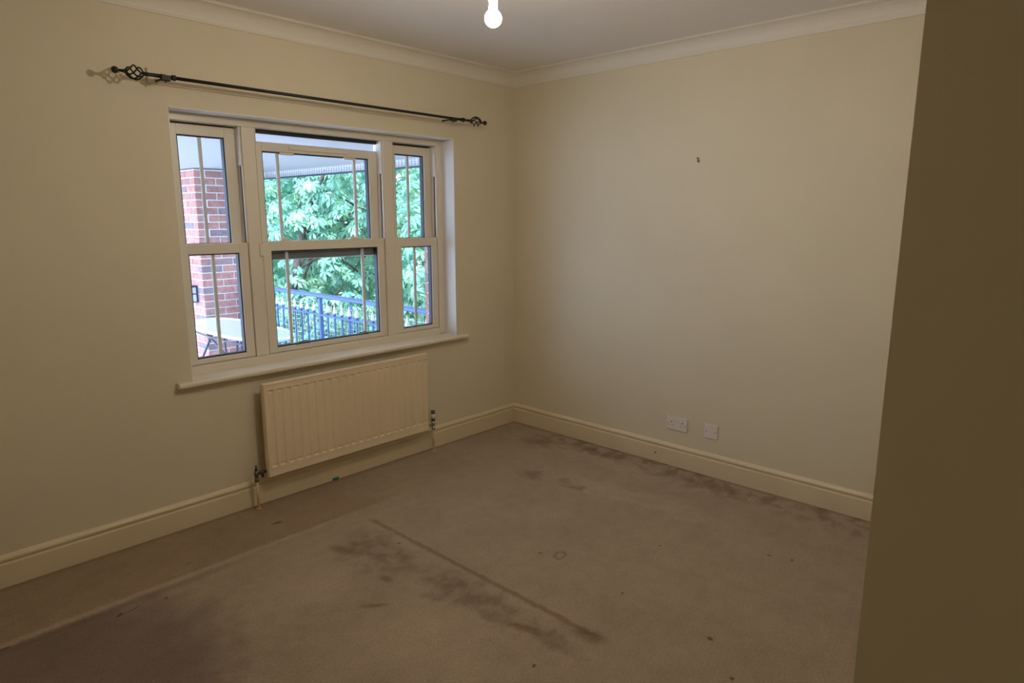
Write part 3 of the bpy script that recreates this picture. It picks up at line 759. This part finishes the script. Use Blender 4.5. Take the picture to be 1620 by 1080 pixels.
def tree(label, base, trunk_r, crown, rad, nclus, nind, leafsize, material, seed, name='horse_chestnut_tree', lean=(0, 0)):
    rnd = random.Random(seed)
    t = thing(name, label, 'tree', base, group=None)
    B = Vector(base); Cc = Vector(crown)
    top = Vector((Cc.x, Cc.y, Cc.z+rad[2]*.5))
    pts = [Vector((B.x+(top.x-B.x)*u**5, B.y+(top.y-B.y)*u**5, B.z+(top.z-B.z)*u))+Vector((math.sin(u*5+seed)*.12, math.cos(u*4+seed)*.12, 0)) for u in [i/8 for i in range(9)]]
    tube('trunk', pts, [trunk_r*(1.15-.8*i/8) for i in range(9)], M_BARK, t, 10)
    cl = []
    for i in range(nclus):
        # clusters over the outer shell of the crown, denser towards the outside
        while True:
            v = Vector((rnd.gauss(0, 1), rnd.gauss(0, 1), rnd.gauss(0, 1)))
            if v.length > .01: break
        v.normalize(); s_ = rnd.uniform(.72, 1.0) if i % 3 else rnd.uniform(.35, .8)
        bumpy = 1+.22*noise.noise(v*2.3+Vector((seed, 0, 0)))
        c = Cc+Vector((v.x*rad[0], v.y*rad[1], v.z*rad[2]))*s_*bumpy
        if c.z < -2.3: continue
        cl.append((c, v))
    bm = bmesh.new()
    for i in range(14):
        c, v = cl[(i*7) % len(cl)]
        st = pts[rnd.randint(3, 7)]
        mid = (st+c)/2+Vector((0, 0, -.15))
        addtube(bm, [st, mid, c], [trunk_r*.28, trunk_r*.18, trunk_r*.06], 6)
    mesh_obj('branch', bm, M_BARK, t, True)
    allv = []
    for c, v in cl:
        tilt = v*.55+Vector((0, 0, .9))
        for q in range(rnd.randint(5, 8)):
            a = rnd.uniform(0, 2*PI); h = Vector((math.cos(a), math.sin(a), rnd.uniform(-.35, .3)))
            pos = c+h*leafsize*rnd.uniform(.15, .75)+Vector((0, 0, rnd.uniform(-.12, .12)))
            n_ = (tilt+h*.6+Vector((rnd.uniform(-.3, .3), rnd.uniform(-.3, .3), 0))).normalized()
            f = (h-n_*h.dot(n_)).normalized(); s_ = n_.cross(f)
            Mx = Matrix((f, s_, n_)).transposed()
            allv.append((pos, Mx, leafsize*rnd.uniform(.6, 1.1), rnd.randrange(6)))
    allv.sort(key=lambda e: (e[0]-CAM).length)
    for pos, Mx, s_, k in allv[:nind]:
        o = bpy.data.objects.new('leaf', LEAFM[k]); COL.objects.link(o); o.parent = t
        m4 = Mx.to_4x4() @ Matrix.Scale(s_, 4); m4.translation = pos-B; o.matrix_local = m4
    V = []; F = []
    for pos, Mx, s_, k in allv[nind:]:
        LV, LF = LEAVES[k]; b0 = len(V)
        V += [tuple(pos+Mx @ (Vector(p)*s_)) for p in LV]; F += [tuple(b0+i for i in f) for f in LF]
    me = bpy.data.meshes.new('foliage'); me.from_pydata(V, [], F); me.materials.append(material)
    o = bpy.data.objects.new('foliage', me); COL.objects.link(o); o.parent = t; o.location = -B; o['kind'] = 'stuff'
    return t
tree('leafy horse chestnut tree nearest the right-hand panes, behind the mesh fence', (2.9, 2.6, -2.6), .16, (2.9, 2.6, .9), (1.5, 1.9, 2.7), 640, 290, .17, M_LEAF, 3)
tree('leafy horse chestnut tree filling the middle panes behind the railing', (1.38, 6.1, -2.6), .085, (3.1, 7.1, 1.2), (1.7, 2.2, 3.1), 760, 290, .17, M_LEAF, 11)
tree('farther horse chestnut tree seen at the left of the middle panes', (3.2, 12.0, -2.6), .2, (2.9, 12.0, 1.4), (2.0, 2.5, 3.6), 640, 120, .20, M_LEAF, 23)
for i, (x, y, s_) in enumerate(((8.2, 7.6, 1), (7.4, 14.0, 2), (8.0, 20.5, 3), (8.5, 1.0, 4))):
    tree(['dark tree far behind the chestnuts at the middle panes', 'dark tree far behind between the chestnut crowns', 'farthest dark tree at the left of the view outside', 'dark tree far behind at the right-hand panes'][i],
         (x, y, -2.6), .25, (x, y, 1.5), (2.2, 3.0, 4.8), 560, 0, .36, M_LEAFD, 40+s_, name='background_tree')
tree('low leafy chestnut sapling growing just behind the wire mesh fence', (1.05, 4.4, -2.6), .03, (1.02, 4.4, -.20), (.24, 1.7, .9), 110, 150, .14, M_LEAF, 61, name='chestnut_sapling')
